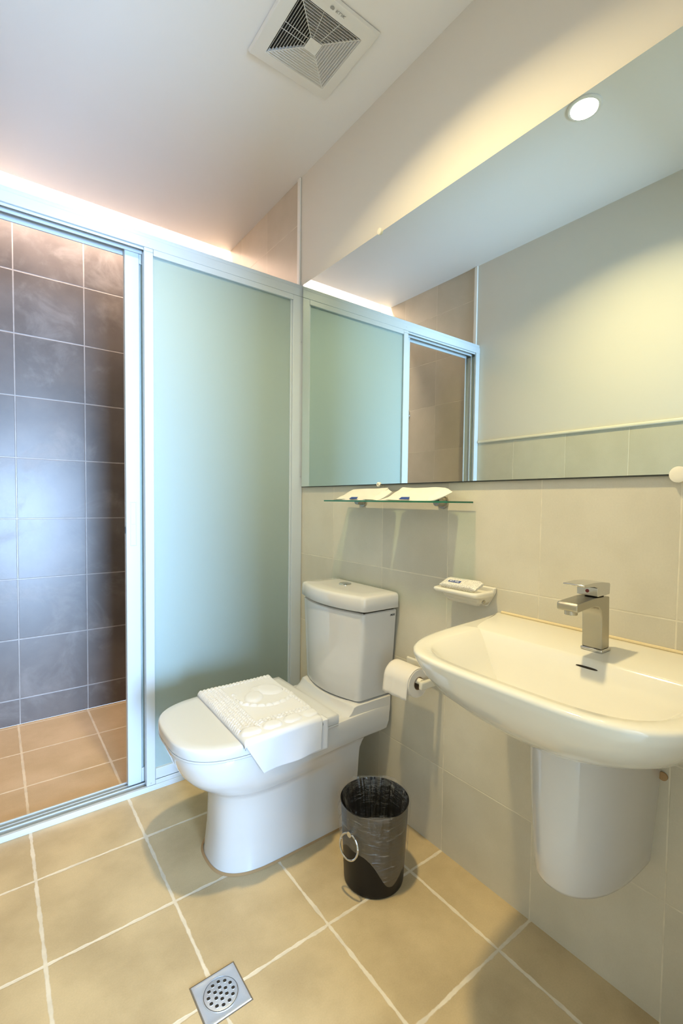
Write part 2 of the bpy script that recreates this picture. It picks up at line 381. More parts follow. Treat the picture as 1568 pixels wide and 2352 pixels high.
boxobj('latch', (-.7385, -.7355, .052, .062, .985, 1.01), M_blk, t)

# ------------------------------------------------------------------ mirror and its clips
t = thing('wall_mirror', 'large frameless rectangular mirror on the wall above the basin and shelf', 'mirror', (-.005, -.95, 1.18))
bm = bmesh.new(); MY0, MY1, MZ0, MZ1 = -1.90, -.012, 1.1795, 2.0785
box(bm, -.010, -.003, MY0, MY1, MZ0, MZ1)
o = new_obj('mirror_pane', bm, [M_mirror, M_gum], t, smooth=False)
for p in o.data.polygons:
    if abs(p.normal.x) < .5: p.material_index = 1
boxobj('bottom_edge', (-.0108, -.003, MY0, MY1, MZ0-.0030, MZ0+.0003), M_gum, t)
boxobj('backing', (-.003, 0, MY0+.002, MY1-.002, MZ0+.001, MZ1-.001), M_gum, t)
def clip(y, z, pos, screw, r=.0115):
    t = thing('mirror_clip', 'round white mirror clip ' + pos, 'mirror clip', (0, y, z), 'mirror clips')
    bm = bmesh.new(); n = 24
    prof = [(0, r*.55), (.010, r*.6), (.0102, r), (.015, r), (.0165, r*.72), (.0168, r*.3)]
    if screw: prof = [(0, r*.55), (.010, r*.6), (.0102, r), (.014, r), (.0165, r*.75), (.0165, r*.38), (.013, r*.34)]
    rings = [[(-x, y+rr*math.cos(2*math.pi*i/n), z+rr*math.sin(2*math.pi*i/n)) for i in range(n)] for x, rr in prof]
    loft(bm, rings, True, True); new_obj('cap', bm, M_ivory, t)
    if screw:
        bm = bmesh.new(); cyl(bm, (-.0128, y, z), (-.0145, y, z), r*.33, n=12); new_obj('screw', bm, M_brushed, t)
    return t
clip(-.5300, 2.082, 'on the top mirror edge near the shower', False, .011)
clip(-.5450, 1.1775, 'on the bottom mirror edge above the glass shelf', True, .009)
clip(-1.4745, 1.1785, 'on the bottom mirror edge at the far right', False, .0165)

# ------------------------------------------------------------------ extractor vent
t = thing('ceiling_vent', 'square white extractor fan grille with concentric louvres on the ceiling', 'vent', (-.303, -.532, ZC))
VX, VY, HV = -.303, -.532, .1515
bm = bmesh.new()
def sq(h, z): return [(VX-h, VY-h, z), (VX+h, VY-h, z), (VX+h, VY+h, z), (VX-h, VY+h, z)]
loft(bm, [sq(HV-.006, ZC), sq(HV, ZC-.004), sq(HV-.004, ZC-.014), sq(.112, ZC-.020), sq(.109, ZC-.020), sq(.109, ZC-.002)], False, False)
new_obj('cover_plate', bm, M_plastic, t, bevel=.0015)
bm = bmesh.new(); NL = 11
for i in range(NL):                                   # slanted louvre blades, one square ring each
    h = .026 + i*(.107-.026)/(NL-1)
    loft(bm, [sq(h, ZC-.0205), sq(h-.0055, ZC-.006), sq(h-.0065, ZC-.006), sq(h-.001, ZC-.0205), sq(h, ZC-.0205)], False, False)
o = new_obj('louvres', bm, M_plastic, t, smooth=False)
bm = bmesh.new()
loft(bm, [sq(.0215, ZC-.0215), sq(.0215, ZC-.018)], True, True); new_obj('centre_plate', bm, M_plastic, t, bevel=.001)
bm = bmesh.new()
for sx, sy in ((1,1),(1,-1),(-1,1),(-1,-1)):
    tube(bm, [(VX+sx*.02, VY+sy*.02, ZC-.0175), (VX+sx*.109, VY+sy*.109, ZC-.0175)], .0014, n=6)
for s in (-1, 1):
    tube(bm, [(VX+s*.012, VY-.021, ZC-.0165), (VX+s*.03, VY-.109, ZC-.0165)], .001, n=6)
    tube(bm, [(VX-.021, VY+s*.010, ZC-.0165), (VX-.109, VY+s*.012, ZC-.0165)], .001, n=6)
new_obj('ribs', bm, M_plastic, t)
boxobj('duct_back', (VX-.109, VX+.109, VY-.109, VY+.109, ZC-.0015, ZC-.0005), mat('dark_brown_duct', (.045,.038,.028), .9), t)  # flat near-black brown sheet closing the grille behind the louvres
text_mesh('maker_mark', '\u25cf KDK', .017, frame_mtx((VX+.003, VY-.129, ZC-.0180), (1, 0, 0), (0, -1, -.15)), M_grey, t)

# ------------------------------------------------------------------ downlight (seen in the mirror)
t = thing('ceiling_downlight', 'round recessed ceiling lamp glowing warm white, seen in the mirror', 'lamp', (-.640, -.932, ZC))
LX, LY = -.640, -.932
bm = bmesh.new(); lathe(bm, (LX, LY, ZC), [(.060, 0), (.0595, -.004), (.054, -.007), (.047, -.006), (.046, -.002), (.046, 0)], 48)
new_obj('trim_ring', bm, M_plastic, t)
bm = bmesh.new(); lathe(bm, (LX, LY, ZC), [(.0455, -.001), (.0455, -.003), (.03, -.0045), (.0005, -.005)], 48)
new_obj('diffuser', bm, M_lamp, t)
area('downlight_lamp', (LX, LY, ZC-.010), (0, 0, 0), .09, .09, LAMP_W, WARM, 'DISK', math.radians(135))

# ------------------------------------------------------------------ toilet
TY = -.4615
t = thing('toilet', 'white close-coupled toilet with closed lid against the tiled wall', 'toilet', (-.35, TY, 0))
def outline(xf, hw, xb, x0, n=3.0, hb=None, z=0, N=40, nb=0.012):
    """closed plan outline: rounded front at xf, straight sides from x0 back to xb"""
    hb = hw if hb is None else hb; pts = []
    for i in range(N+1):
        a = math.pi/2 - math.pi*i/N           # from +y side round the front to -y side
        c, s = math.cos(a), math.sin(a)
        e = 2.0/n
        pts.append((x0 - (x0-xf)*abs(c)**e, TY + math.copysign(abs(s)**e, s)*hw, z))
    M_ = 10
    for i in range(1, M_+1):
        u = i/M_; w = hw + (hb-hw)*(u*u*(3-2*u)); pts.append((x0+(xb-x0)*u, TY-w, z))
    for i in range(M_+1):
        u = 1-i/M_; w = hw + (hb-hw)*(u*u*(3-2*u))
        if i < M_: pts.append((x0+(xb-x0)*u, TY+w, z))
    return pts
bm = bmesh.new()
P = [ # z, xf, hw, n, x0, xb, hb
 (.000,-.618,.131,2.7,-.44,-.135,.130), (.008,-.614,.1275,2.7,-.44,-.137,.127), (.10,-.606,.124,2.6,-.44,-.133,.126), (.18,-.604,.125,2.6,-.44,-.128,.130),
 (.225,-.608,.130,2.6,-.44,-.128,.133), (.243,-.618,.136,2.6,-.45,-.127,.134), (.252,-.634,.146,2.5,-.46,-.127,.135),
 (.265,-.657,.158,2.5,-.46,-.126,.1365), (.285,-.681,.168,2.6,-.46,-.118,.139), (.296,-.692,.173,2.65,-.46,-.110,.141),(.303,-.697,.1755,2.7,-.465,-.095,.150), (.309,-.702,.177,2.7,-.475,-.050,.158), (.315,-.706,.179,2.7,-.48,-.026,.1625), (.34,-.719,.185,2.8,-.50,-.018,.1650),
 (.37,-.730,.190,2.9,-.50,-.016,.1660), (.392,-.735,.192,3.0,-.50,-.014,.1660), (.398,-.733,.190,3.0,-.50,-.014,.1645), (.399,-.715,.175,3.0,-.50,-.014,.155)]
loft(bm, [outline(xf, hw, xb, x0, n, hb, z) for z, xf, hw, n, x0, xb, hb in P])
# rear deck rising in a hollow curve to the cistern
prof = [(-.335,.3970),(-.275,.3975),(-.235,.3980),(-.212,.4005),(-.197,.406),(-.187,.414),(-.180,.424)]
rings = []
K = 26
for j in range(K+1):
    v = -1+2*j/K; y = TY + v*.1655
    e = .020*(1-v*v)                             # the cistern front bows forward in the middle
    drop = 0 if abs(v) < .93 else -.006*((abs(v)-.93)/.07)**2
    r = [(x-e, y, z+drop) for x, z in prof] + [(-.176-e, y, .431+drop), (-.165, y, .434+drop), (-.012, y, .434+drop), (-.014, y, .372), (-.30-e, y, .372)]
    rings.append(r)
loft(bm, rings)
new_obj('bowl', bm, M_cer, t, angle=50, bevel=.004, seg=3)
# seat ring and lid
bm = bmesh.new()
def ol(s, z, back=0): return outline(-.745+s, .200-s, -.262-s*.6, -.505, 3.0, .196-s, z)
loft(bm, [ol(.010,.3995), ol(.002,.401), ol(0,.404), ol(0,.4085)])
new_obj('seat', bm, M_seat, t, angle=60)
bm = bmesh.new()
loft(bm, [ol(.001,.4095), ol(.000,.412), ol(.000,.433), ol(.0015,.4375), ol(.005,.4395), ol(.03,.4403), ol(.12,.4405)])
new_obj('lid', bm, M_seat, t, angle=60)
# cistern
def tk(xf, hy, z, bow, xb=-.012, r=.022, N=14, cy=TY):
    pts = []
    for i in range(N+1):                           # bowed front
        v = 1-2*i/N; y = v*(hy-r); pts.append((xf - bow*(1-v*v), cy+y, z))
    for i in range(1, 7):
        a = math.pi/2*i/6; pts.append((xf + r - r*math.cos(a), cy-(hy-r)-r*math.sin(a), z))
    pts.append((xb, cy-hy, z)); pts.append((xb, cy+hy, z))
    for i in range(6, 0, -1):
        a = math.pi/2*i/6; pts.append((xf + r - r*math.cos(a), cy+(hy-r)+r*math.sin(a), z))
    return pts
bm = bmesh.new()
loft(bm, [tk(-.160,.158,.4360,.026), tk(-.164,.162,.4385,.028), tk(-.164,.176,.60,.030), tk(-.165,.186,.738,.030), tk(-.160,.182,.742,.03)])
new_obj('cistern', bm, M_cer, t, angle=40)
boxobj('lid_gap', (-.152, -.02, TY-.180, TY+.180, .740, .752), M_dk, t)
bm = bmesh.new()
loft(bm, [tk(-.162,.189,.7480,.031), tk(-.168,.195,.7495,.032), tk(-.170,.197,.752,.032), tk(-.169,.196,.790,.032), tk(-.1655,.1925,.7975,.032), tk(-.158,.185,.8005,.031), tk(-.12,.14,.8012,.02)])
new_obj('cistern_lid', bm, M_cer, t, angle=60)
BX, BY = -.068, -.425
bm = bmesh.new(); lathe(bm, (BX, BY, .8010), [(.024, 0), (.024, .0025), (.0215, .0045), (.0205, .0025), (.0195, .0045), (.012, .0062), (.0005, .0067)], 40)
new_obj('flush_button', bm, M_chrome, t)
text_mesh('maker_mark', 'HCG', .0092, frame_mtx((-.029, TY-.1862, .7235), (1, 0, 0), (0, 0, 1)), M_blk, t, shear=.35, bold=.0003)
bm = bmesh.new()   # rusty sealant line at the foot
o0 = outline(-.6235, .1365, -.150, -.44, 2.7, .133, .0); o1 = outline(-.617, .130, -.150, -.44, 2.7, .128, .0045)
loft(bm, [[(x, y, .0004) for x, y, z in o0], o1], False, False)
new_obj('sealant', bm, M_bronze, t)

# ------------------------------------------------------------------ towel on the toilet lid
def towel():
    X0, X1 = -.590, -.326; YA, YBK = -.268, -.672
    top = .4535; L1 = YA-YBK; L2 = .090; R_ = .012
    nu, nv = 150, 260
    bm = bmesh.new(); rows = []
    def hgt(s, t_):                                  # s along x 0..0.285, t_ along y then down 0..0.49
        h = 0
        if t_ > .383: return 0
        if s < .075 and .03 < t_ < .345:             # bands of small beads along the fold
            h += .0032*max(0, math.sin(math.pi*s/.0145*.999)**2)**.8*max(0, math.sin(math.pi*t_/.0125)**2)**.6
        elif t_ < .03 or (.31 < t_ < .335) :
            h += .0028*abs(math.sin(math.pi*s/.013))**.8*abs(math.sin(math.pi*t_/.013))**.8
        c = ((s % .07)-.035, t_-.362)
        if t_ > .335:
            d = math.hypot(c[0]/.031, c[1]/.024)
            if d < 1: h += .0042*(1-d**5)
        # central leaf and scroll
        for cx, cy, rx, ry, an, hh in ((.135,.155,.030,.047,.5,.0046), (.205,.125,.038,.050,-.5,.0046), (.168,.105,.022,.030,.2,.003)):
            dx, dy = s-cx, t_-cy; ca, sa = math.cos(an), math.sin(an)
            d = math.hypot((dx*ca+dy*sa)/rx, (-dx*sa+dy*ca)/ry)
            if d < 1: h = max(h, hh*(1-d**6))
        rr = math.hypot(s-.178, t_-.135); an = math.atan2(t_-.135, s-.178)
        if .092 < rr < .112 and s > .08 and t_ > .1: h = max(h, .0036*abs(math.sin(an*13))**.6*math.sin(math.pi*(rr-.092)/.02))
        if s > .245 and .14 < t_ < .31: h = max(h, .0026*abs(math.sin(math.pi*s/.016))*abs(math.sin(math.pi*t_/.018)))
        return h*1.75
    for j in range(nv+1):
        v = j/nv*(L1+L2); row = []
        for i in range(nu+1):
            u = i/nu; x = X0+(X1-X0)*u; s = (X1-X0)*u
            # skew: the towel sits a little askew and widens towards the back corner
            y = YA - v; xs = x + .012*(1-v/.45)*(1-u) + (.022*(1-min(v,.4)/.4) - .0)*u - .032*max(0, v/.4-.75)*u
            e = min(s, (X1-X0)-s); edge = min(1, e/.012); edge = math.sqrt(max(0, 1-(1-edge)**2))
            eb = min(1, v/.012); eb = math.sqrt(max(0, 1-(1-eb)**2))
            h = hgt(s, v) * min(1, e/.006)
            z = top - .0125 + .0125*min(edge, eb) + h + .0015*noise.noise(Vector((x*14, y*14, 1)))
            if v <= L1-R_:
                p = (xs, y, z)
            else:
                w = v-(L1-R_); q = R_*math.pi/2
                if w < q:
                    a = w/R_; p = (xs, YBK+R_-R_*math.sin(a) , z-R_+R_*math.cos(a))
                else:
                    dn = w-q
                    dn *= 1 + .10*(1-u)
                    sl = .055*(dn/.09) * (1-u) - .002*u       # left edge of the flap runs inwards
                    p = (xs+sl, YBK - .004*math.sin(u*9+dn*30)*(dn/.09) - .006*(dn/.09)*u, top-R_-dn*(1.0))
            row.append(bm.verts.new(p))
        rows.append(row)
    for a, b in zip(rows[:-1], rows[1:]):
        for i in range(nu): bm.faces.new((a[i], a[i+1], b[i+1], b[i]))
    # under layer of the fold, peeping out at the right of the flap
    rows = []
    for j in range(41):
        v = j/40*.135; row = []
        for i in range(41):
            u = i/40; x = -.53+.225*u
            if v < .035: p = (x-.006, YBK+.035-v+.003, .4425-.001)
            else: p = (x-.006+.02*(1-u)*(v-.035)/.1, YBK+.0035, .4415-(v-.035)*.92)
            row.append(bm.verts.new(p))
        rows.append(row)
    for a, b in zip(rows[:-1], rows[1:]):
        for i in range(40): bm.faces.new((a[i], a[i+1], b[i+1], b[i]))
    o = new_obj('folded_towel', bm, M_tow, None, angle=180)
    for vt in o.data.vertices: vt.co -= Vector((-.45, -.46, .44))
    o.location = (-.45, -.46, .44)
    md = o.modifiers.new('thick', 'SOLIDIFY'); md.thickness = .003; md.offset = -1
    return o
tag(towel(), 'folded white embossed towel draped over the closed toilet lid', 'towel')

# ------------------------------------------------------------------ waste bin with clear liner
BC = (-.240, -.810, 0)
t = thing('waste_bin', 'small round black waste bin lined with a clear plastic bag between toilet and basin', 'bin', BC)
bm = bmesh.new(); lathe(bm, BC, [(.0005,.003),(.078,.003),(.082,.0),(.087,.003),(.0885,.010),(.1000,.236),(.1015,.240),(.1000,.2415),(.0975,.238),(.0865,.015),(.0005,.012)], 72)
new_obj('body', bm, M_black, t, angle=60)
def bag(name, prof_fn, nv, seed, amp, bmat):
    bm = bmesh.new(); n = 220; rings = []
    for j in range(nv+1):
        r = []
        for i in range(n):
            a = 2*math.pi*i/n; rr, z = prof_fn(a, j/nv)
            f = noise.noise(Vector((math.cos(a)*7, math.sin(a)*7, z*6+seed)))*amp + noise.noise(Vector((math.cos(a)*22, math.sin(a)*22, z*3+seed)))*amp*.5
            rr += f; r.append((BC[0]+rr*math.cos(a), BC[1]+rr*math.sin(a), z))
        rings.append(r)
    loft(bm, rings, False, False); return new_obj(name, bm, bmat, t, angle=180)
AC = math.atan2(-1.02, -.89)                         # direction that faces the doorway
def outer(a, v):
    d = math.atan2(math.sin(a-AC), math.cos(a-AC))
    hem = .105 + .025*math.sin(a*2+.6) - .062*math.exp(-((d-.45)/.42)**2) + .02*math.exp(-((d+.9)/.3)**2)
    top = .2465 + .004*math.sin(5*a) + .016*math.exp(-((d+1.35)/.22)**2)
    z = top + (hem-top)*v
    base = .0885 + (z/.24)*.012
    return base + .0045 + .007*math.exp(-((d+1.35)/.35)**2)*(1-v) + .002*v, z
def inner(a, v):
    z = .2465 - .19*v + .004*math.sin(5*a)*(1-v)
    return (.0865+.0105*(z/.24)) - .010 - .004*math.sin(9*a+3*v)*v - .012*v + .012*(1-v)**8, z
bag('bin_liner', outer, 40, 3, .0022, M_bag); o = bag('bin_liner', inner, 30, 9, .008, M_bag_in)
bm = bmesh.new(); ra = math.radians(180+10); rc = Vector((BC[0]+.104*math.cos(ra), BC[1]+.104*math.sin(ra), .150))
tn = Vector((-math.sin(ra), math.cos(ra), 0)); out_ = Vector((math.cos(ra), math.sin(ra), 0))
tube(bm, [rc + tn*.033*math.cos(q) + Vector((0,0,.033*math.sin(q))) + out_*(.008 - .006*math.sin(q)) for q in [2*math.pi*i/48 for i in range(48)]], .0028, 10, True)
new_obj('ring_handle', bm, M_chrome, t)
bm = bmesh.new(); cyl(bm, rc+Vector((0,0,.034))-out_*.008, rc+Vector((0,0,.034))+out_*.008, .010, .008, 20)
new_obj('handle_lug', bm, M_chrome, t)

# ------------------------------------------------------------------ basin
SY = -1.362
t = thing('wash_basin', 'large cream white wall-hung wash basin with half pedestal below the mirror', 'basin', (0, SY, .8))
def rim(d, hw, z, ny=2.9, N=72, flare=.0, xb=-.001, wallw=None):
    """plan outline of the basin, wall side straight, bowed front"""
    pts = []
    dense = []; ND = 3000
    for i in range(ND+1):
        a = math.pi/2 - math.pi*i/ND
        c, s = max(0, math.cos(a)), math.sin(a)
        dense.append((-d*c**(2/ny), math.copysign(abs(s)**(2/ny), s)*hw))
    acc = [0]
    for p, q in zip(dense[:-1], dense[1:]): acc.append(acc[-1]+math.hypot(p[0]-q[0], p[1]-q[1]))
    k = 0
    for i in range(N+1):
        L = acc[-1]*i/N
        while k < ND-1 and acc[k+1] < L: k += 1
        f = min(1, max(0, (L-acc[k])/max(1e-9, acc[k+1]-acc[k])))
        pts.append([dense[k][0]+(dense[k+1][0]-dense[k][0])*f, dense[k][1]+(dense[k+1][1]-dense[k][1])*f, z])
    for p in pts:                                    # sides draw in towards the wall, front bows out
        k = -p[0]/d
        ww = 1 if wallw is None else wallw/hw
        p[1] *= ww + (1-ww)*k**.55 if k > 0 else ww
        p[0] = min(p[0]*(1 + .0*(1-(p[1]/hw)**2)), xb)
        p[1] += SY
    pts[0][0] = xb; pts[-1][0] = xb
    return [tuple(p) for p in pts]
def frontbow(pts, d0, bow, hw):
    return [(x - bow*max(0, -x/d0)*(1-min(1, ((y-SY)/hw)**2)), y, z) for x, y, z in pts]
ZR = .8055
bm = bmesh.new()
RD, RH = .440, .270
def shape(d, hw, z, bow, ww, ny=5.2):
    return frontbow(rim(d, hw, z, ny, wallw=ww), d, bow, hw)
secs = [ # outside from the underside up to the rim
 (.213,.082,.612,.0094,.082,2.55),(.258,.114,.628,.0094,.118,2.58),(.303,.146,.650,.0094,.153,2.62),(.348,.179,.675,.0094,.188,2.99),(.387,.213,.702,.0094,.221,3.8),
 (.416,.243,.730,.0094,.252,4.8),(.434,.2615,.760,.0094,.277,5.4),(.4456,.2726,.784,.0094,.298,5.5),(.4530,.2796,.800,.0094,.317,5.2),(.4520,.2786,.8055,.0094,.317,5.2),(.4480,.2746,.8080,.0094,.314,5.2),(.4420,.2686,.8085,.0094,.310,5.2)]
SC = 1.00
def flip(ps): return ps
outer_r = []
for d, hw, z, bow, ww, ny in secs:
    # wider at the front than the narrow-sided formula: hw is the front half width, ww the half width at the wall
    outer_r.append(shape(d, max(hw, 1e-3), z, bow, ww, ny))
# inner bowl
def opening(k, z, N=72):
    """k=0 bowl mouth, k=1 bowl bottom"""
    ps = []
    base = shape(.4420, .2686, z, .0094, .310, 5.2)
    cx, cy = -.335, SY
    for i, (x, y, _) in enumerate(base):
        # mouth: pull the rear part of the outline forward to the tap ledge
        x2 = min(x+.016, -.178 - .004*abs((y-SY)/.27)**3) if x > -.30 else x+.016
        dy = (y-SY); y2 = SY + dy*(.93 if abs(dy) > .01 else 1)
        w = min(1, max(0, (x2+.42)/.235))            # nearer the ledge the mouth narrows
        y2 = SY + (y2-SY)*(1-.10*w)
        f = 1-k
        ps.append((cx+(x2-cx)*f, cy+(y2-cy)*f, z))
    return ps
inner_r = [opening(-.012, .8083), opening(.008, .8060), opening(.03, .802), opening(.105, .790), opening(.20, .765), opening(.29, .742), opening(.42, .720), opening(.58, .705), opening(.78, .696), opening(.97, .693)]
loft(bm, outer_r + inner_r, True, True, closed=True)
bmesh.ops.remove_doubles(bm, verts=bm.verts[:], dist=1e-5)
new_obj('bowl', bm, M_basin, t, angle=70)
bm = bmesh.new()                                      # seam of sealant where the basin meets the wall
tube(bm, [(-.001, SY-.30, .811), (-.001, SY+.30, .811)], .004, 8)
new_obj('sealant', bm, mat('aged_sealant', (.72,.60,.36), .6), t)
bm = bmesh.new()                                      # overflow slot with its hood
def slot(rx, rz, x, n=32, yc=-1.391, zc=.7925): return [(x, yc+rx*math.copysign(abs(math.cos(q))**.8, math.cos(q)), zc+rz*math.sin(q)) for q in [2*math.pi*i/n for i in range(n)]]
loft(bm, [slot(.021, .0017, -.1995), slot(.021, .0017, -.185)], True, True)
new_obj('overflow_slot', bm, M_dk, t)
bm = bmesh.new()                                      # half pedestal
def up(hw, d, z, xb=-.001, n=40):
    SYP = -1.355; pts = [(xb, SYP+hw, z)]
    for i in range(n+1):
        a = math.pi/2 - math.pi*i/n; c, s = math.cos(a), math.sin(a)
        pts.append((-d*abs(c)**.66, SYP + hw*math.copysign(abs(s)**.94, s), z))
    pts.append((xb, SYP-hw, z)); return pts
loft(bm, [up(.068,.206,.3290), up(.084,.226,.3300), up(.0895,.235,.334), up(.092,.239,.342), up(.096,.244,.40), up(.103,.250,.50), up(.110,.257,.665)])
new_obj('half_pedestal', bm, M_cer, t, angle=60)
bm = bmesh.new(); cyl(bm, (-.001, -1.4655, .5395), (-.0045, -1.4655, .5395), .009, n=20); new_obj('fixing_cap', bm, M_bronze, t)

# tap
t = thing('basin_tap', 'chrome single-lever mixer tap standing on the rear ledge of the basin', 'tap', (-.125, -1.370, .809))
FY = -1.3705
bm = bmesh.new(); box(bm, -.1385, -.0985, FY-.0225, FY+.0225, .8085, .8155)
new_obj('base_plate', bm, M_chrome, t, bevel=.002)
def rect(x, z, hy, hz=None): return None
bm = bmesh.new()                                      # upright that sweeps forward into the spout
side = [(-.1020,.8155),(-.1360,.8155),(-.1375,.86),(-.1390,.885),(-.1440,.898),(-.1540,.906),(-.170,.9095),(-.2380,.9065),(-.2420,.9080),(-.2430,.912),(-.2430,.920),(-.2400,.9235),(-.170,.9270),(-.150,.9265),(-.1080,.9240)]
def prism(bm, pts, y0, y1):
    a = [bm.verts.new((x, y0, z)) for x, z in pts]; b = [bm.verts.new((x, y1, z)) for x, z in pts]; n = len(pts)
    bm.faces.new(a); bm.faces.new(b[::-1])
    for i in range(n): bm.faces.new((a[i], a[(i+1) % n], b[(i+1) % n], b[i]))
prism(bm, side, FY-.0205, FY+.0205)
new_obj('body', bm, M_brushed, t, bevel=.0022, seg=3, angle=40)
bm = bmesh.new(); cyl(bm, (-.226, FY, .9075), (-.226, FY, .8985), .0125, .0120, 28)
new_obj('aerator', bm, M_brushed, t)
bm = bmesh.new(); cyl(bm, (-.132, FY, .923), (-.132, FY, .930), .0175, n=28); new_obj('cartridge_collar', bm, M_dk, t)
bm = bmesh.new()
prism(bm, [(-.1620,.9290),(-.1625,.9470),(-.1780,.9505),(-.2180,.9535),(-.2200,.9560),(-.2190,.9580),(-.1760,.9590),(-.1400,.9570),(-.1120,.9530),(-.1090,.9500),(-.1100,.9320),(-.1120,.9290)], FY-.0215, FY+.0215)
hd = new_obj('lever', bm, M_chrome, t, bevel=.0018, seg=3, angle=40)
bm = bmesh.new(); cyl(bm, (-.1615, FY, .9385), (-.1632, FY, .9385), .0036, n=20)
o = new_obj('temperature_dot', bm, M_red, hd); o.location = (0, 0, 0)

# ------------------------------------------------------------------ glass shelf
t = thing('glass_shelf', 'green-edged glass shelf on two chrome brackets below the mirror', 'shelf', (-.06, -.66, 1.114))
bm = bmesh.new(); box(bm, -.125, -.012, -.965, -.360, 1.1145, 1.1195)
o = new_obj('glass_plate', bm, [M_glass, M_gedge], t, smooth=False)
for p in o.data.polygons:
    if abs(p.normal.z) < .5: p.material_index = 1
for y in (-.445, -.842):
    bm = bmesh.new()
    cyl(bm, (-.001, y, 1.117), (-.006, y, 1.117), .022, .021, 32); cyl(bm, (-.006, y, 1.117), (-.034, y, 1.117), .015, .013, 28)
    new_obj('bracket', bm, M_brushed, t)
# paper packets on the shelf
def packet(label, ya, yb, h0, h1, seed, parent_loc, wing):
    t = thing('toiletry_packet', label, 'packet', parent_loc, 'paper packets on the glass shelf')
    bm = bmesh.new(); rings = []; n = 40
    for i in range(n+1):
        u = i/n; y = ya+(yb-ya)*u; r = []
        env = min(1, u/.10, (1-u)/.10); env = max(.06, env)
        hh = h0+(h1-h0)*u
        for k in range(15):                         # front low, back high: the packet leans on its back edge
            q = k/14; x = -.112+.080*q
            z = 1.1200 + .004*env + (hh*q**1.4)*(.75+.25*env) + .0012*noise.noise(Vector((x*40, y*16, seed)))*3*env + .004*env*math.sin(math.pi*q)
            r.append((x - .010*math.sin(7*u+seed)*(1-q)*.5, y + wing*(q-.5)*(1 if u > .9 or u < .1 else .3), z))
        for k in range(14, -1, -1):
            q = k/14; x = -.112+.080*q
            r.append((x, y + wing*(q-.5)*.5, max(1.1200, 1.1200 + hh*q**1.4*.72 - .002)))
        rings.append(r)
    loft(bm, rings); new_obj('wrapper', bm, M_pack, t, angle=60)
    ym = ya+(yb-ya)*.50
    bm = bmesh.new()
    vs = [(-.1125, ym+.022, 1.1245), (-.1125, ym-.022, 1.1245), (-.104, ym-.018, 1.1312), (-.104, ym+.018, 1.1312)]
    loft(bm, [vs, [(x-.0006, y, z+.0004) for x, y, z in vs]]); new_obj('printed_label', bm, M_blue, t)
    return t
packet('white paper toiletry packet with blue print, on the shelf nearer the shower', -.398, -.648, .036, .040, 1.3, (-.07, -.53, 1.12), .02)
packet('white paper toiletry packet with blue print, on the shelf nearer the basin', -.664, -.895, .040, .036, 5.1, (-.07, -.78, 1.12), -.02)

# ------------------------------------------------------------------ soap dish and soap
t = thing('soap_dish', 'white ceramic soap dish fixed to the wall tiles left of the tap', 'soap dish', (0, -.975, .82))
def rr(x0, x1, y0, y1, z, r=.012, n=6):
    pts = []
    for cx, cy, a0 in ((x0+r, y0+r, math.pi), (x1-r, y0+r, 1.5*math.pi), (x1-r, y1-r, 0), (x0+r, y1-r, .5*math.pi)):
        for i in range(n+1):
            a = a0+math.pi/2*i/n; pts.append((cx+r*math.cos(a), cy+r*math.sin(a), z))
    return pts
bm = bmesh.new()
loft(bm, [rr(-.052,.0-.001,-1.020,-.912,.826,.008), rr(-.058,-.001,-1.030,-.900,.838,.010), rr(-.070,-.001,-1.038,-.892,.8505,.012), rr(-.094,-.001,-1.043,-.888,.8555,.016), rr(-.098,-.001,-1.045,-.886,.862,.018),
          rr(-.096,-.001,-1.043,-.888,.8675,.017), rr(-.089,-.006,-1.037,-.894,.8690,.015), rr(-.083,-.010,-1.031,-.900,.8660,.013), rr(-.078,-.014,-1.027,-.905,.8605,.012)])
new_obj('dish', bm, M_basin, t, angle=60)
bm = bmesh.new()
loft(bm, [[(-.001, y, z) for y, z in ((-1.046,.878),(-1.044,.862),(-1.018,.818),(-.930,.818),(-.905,.862),(-.903,.878))], [(-.011, y, z) for y, z in ((-1.043,.8765),(-1.041,.862),(-1.016,.820),(-.932,.820),(-.908,.862),(-.906,.8765))]])
new_obj('wall_plate', bm, M_basin, t, bevel=.003, seg=3)
bm = bmesh.new(); cyl(bm, (-.045, -1.0300, .8405), (-.045, -1.0365, .8405), .005, n=16); new_obj('screw', bm, M_brushed, t)
t = thing('wrapped_soap', 'small wrapped bath soap in speckled paper with a navy label, in the soap dish', 'soap', (-.05, -.96, .862))
bm = bmesh.new()
R3 = Matrix.Translation((-.055, -.962, .880)) @ Matrix.Rotation(math.radians(4), 4, 'Z') @ Matrix.Rotation(math.radians(-20), 4, 'Y')
def T(p): return tuple(R3 @ Vector(p))
rings = []
for i in range(25):
    u = i/24; y = .062-.124*u
    e = min(1, .25 + min(u, 1-u)/.14)
    w = .023*(.9+.1*e) + (.003*noise.noise(Vector((u*9, 2, 1))) if e < 1 else 0); th = .0095*e + (.0015*math.sin(u*70) if e < 1 else 0)
    r = []
    for k in range(24):
        a = 2*math.pi*k/24
        r.append(T((w*math.copysign(abs(math.cos(a))**.4, math.cos(a)), y, th*math.copysign(abs(math.sin(a))**.55, math.sin(a)))))
    rings.append(r)
loft(bm, rings); new_obj('wrapper', bm, M_wrap, t, angle=55)
lm = R3 @ Matrix.Translation((-.006, .016, .0098))
bm = bmesh.new()
b8 = [lm @ Vector(p) for p in ((-.0055,.020,0),(-.0055,-.020,0),(.0055,-.020,0),(.0055,.020,0))]
loft(bm, [[tuple(p) for p in b8], [tuple(p + (R3.to_3x3() @ Vector((0,0,.0004)))) for p in b8]])
lb = new_obj('printed_label', bm, M_blue, t)
txm = lm @ Matrix.Translation((0,0,.0007)) @ Matrix(((0,1,0,0),(-1,0,0,0),(0,0,1,0),(0,0,0,1)))
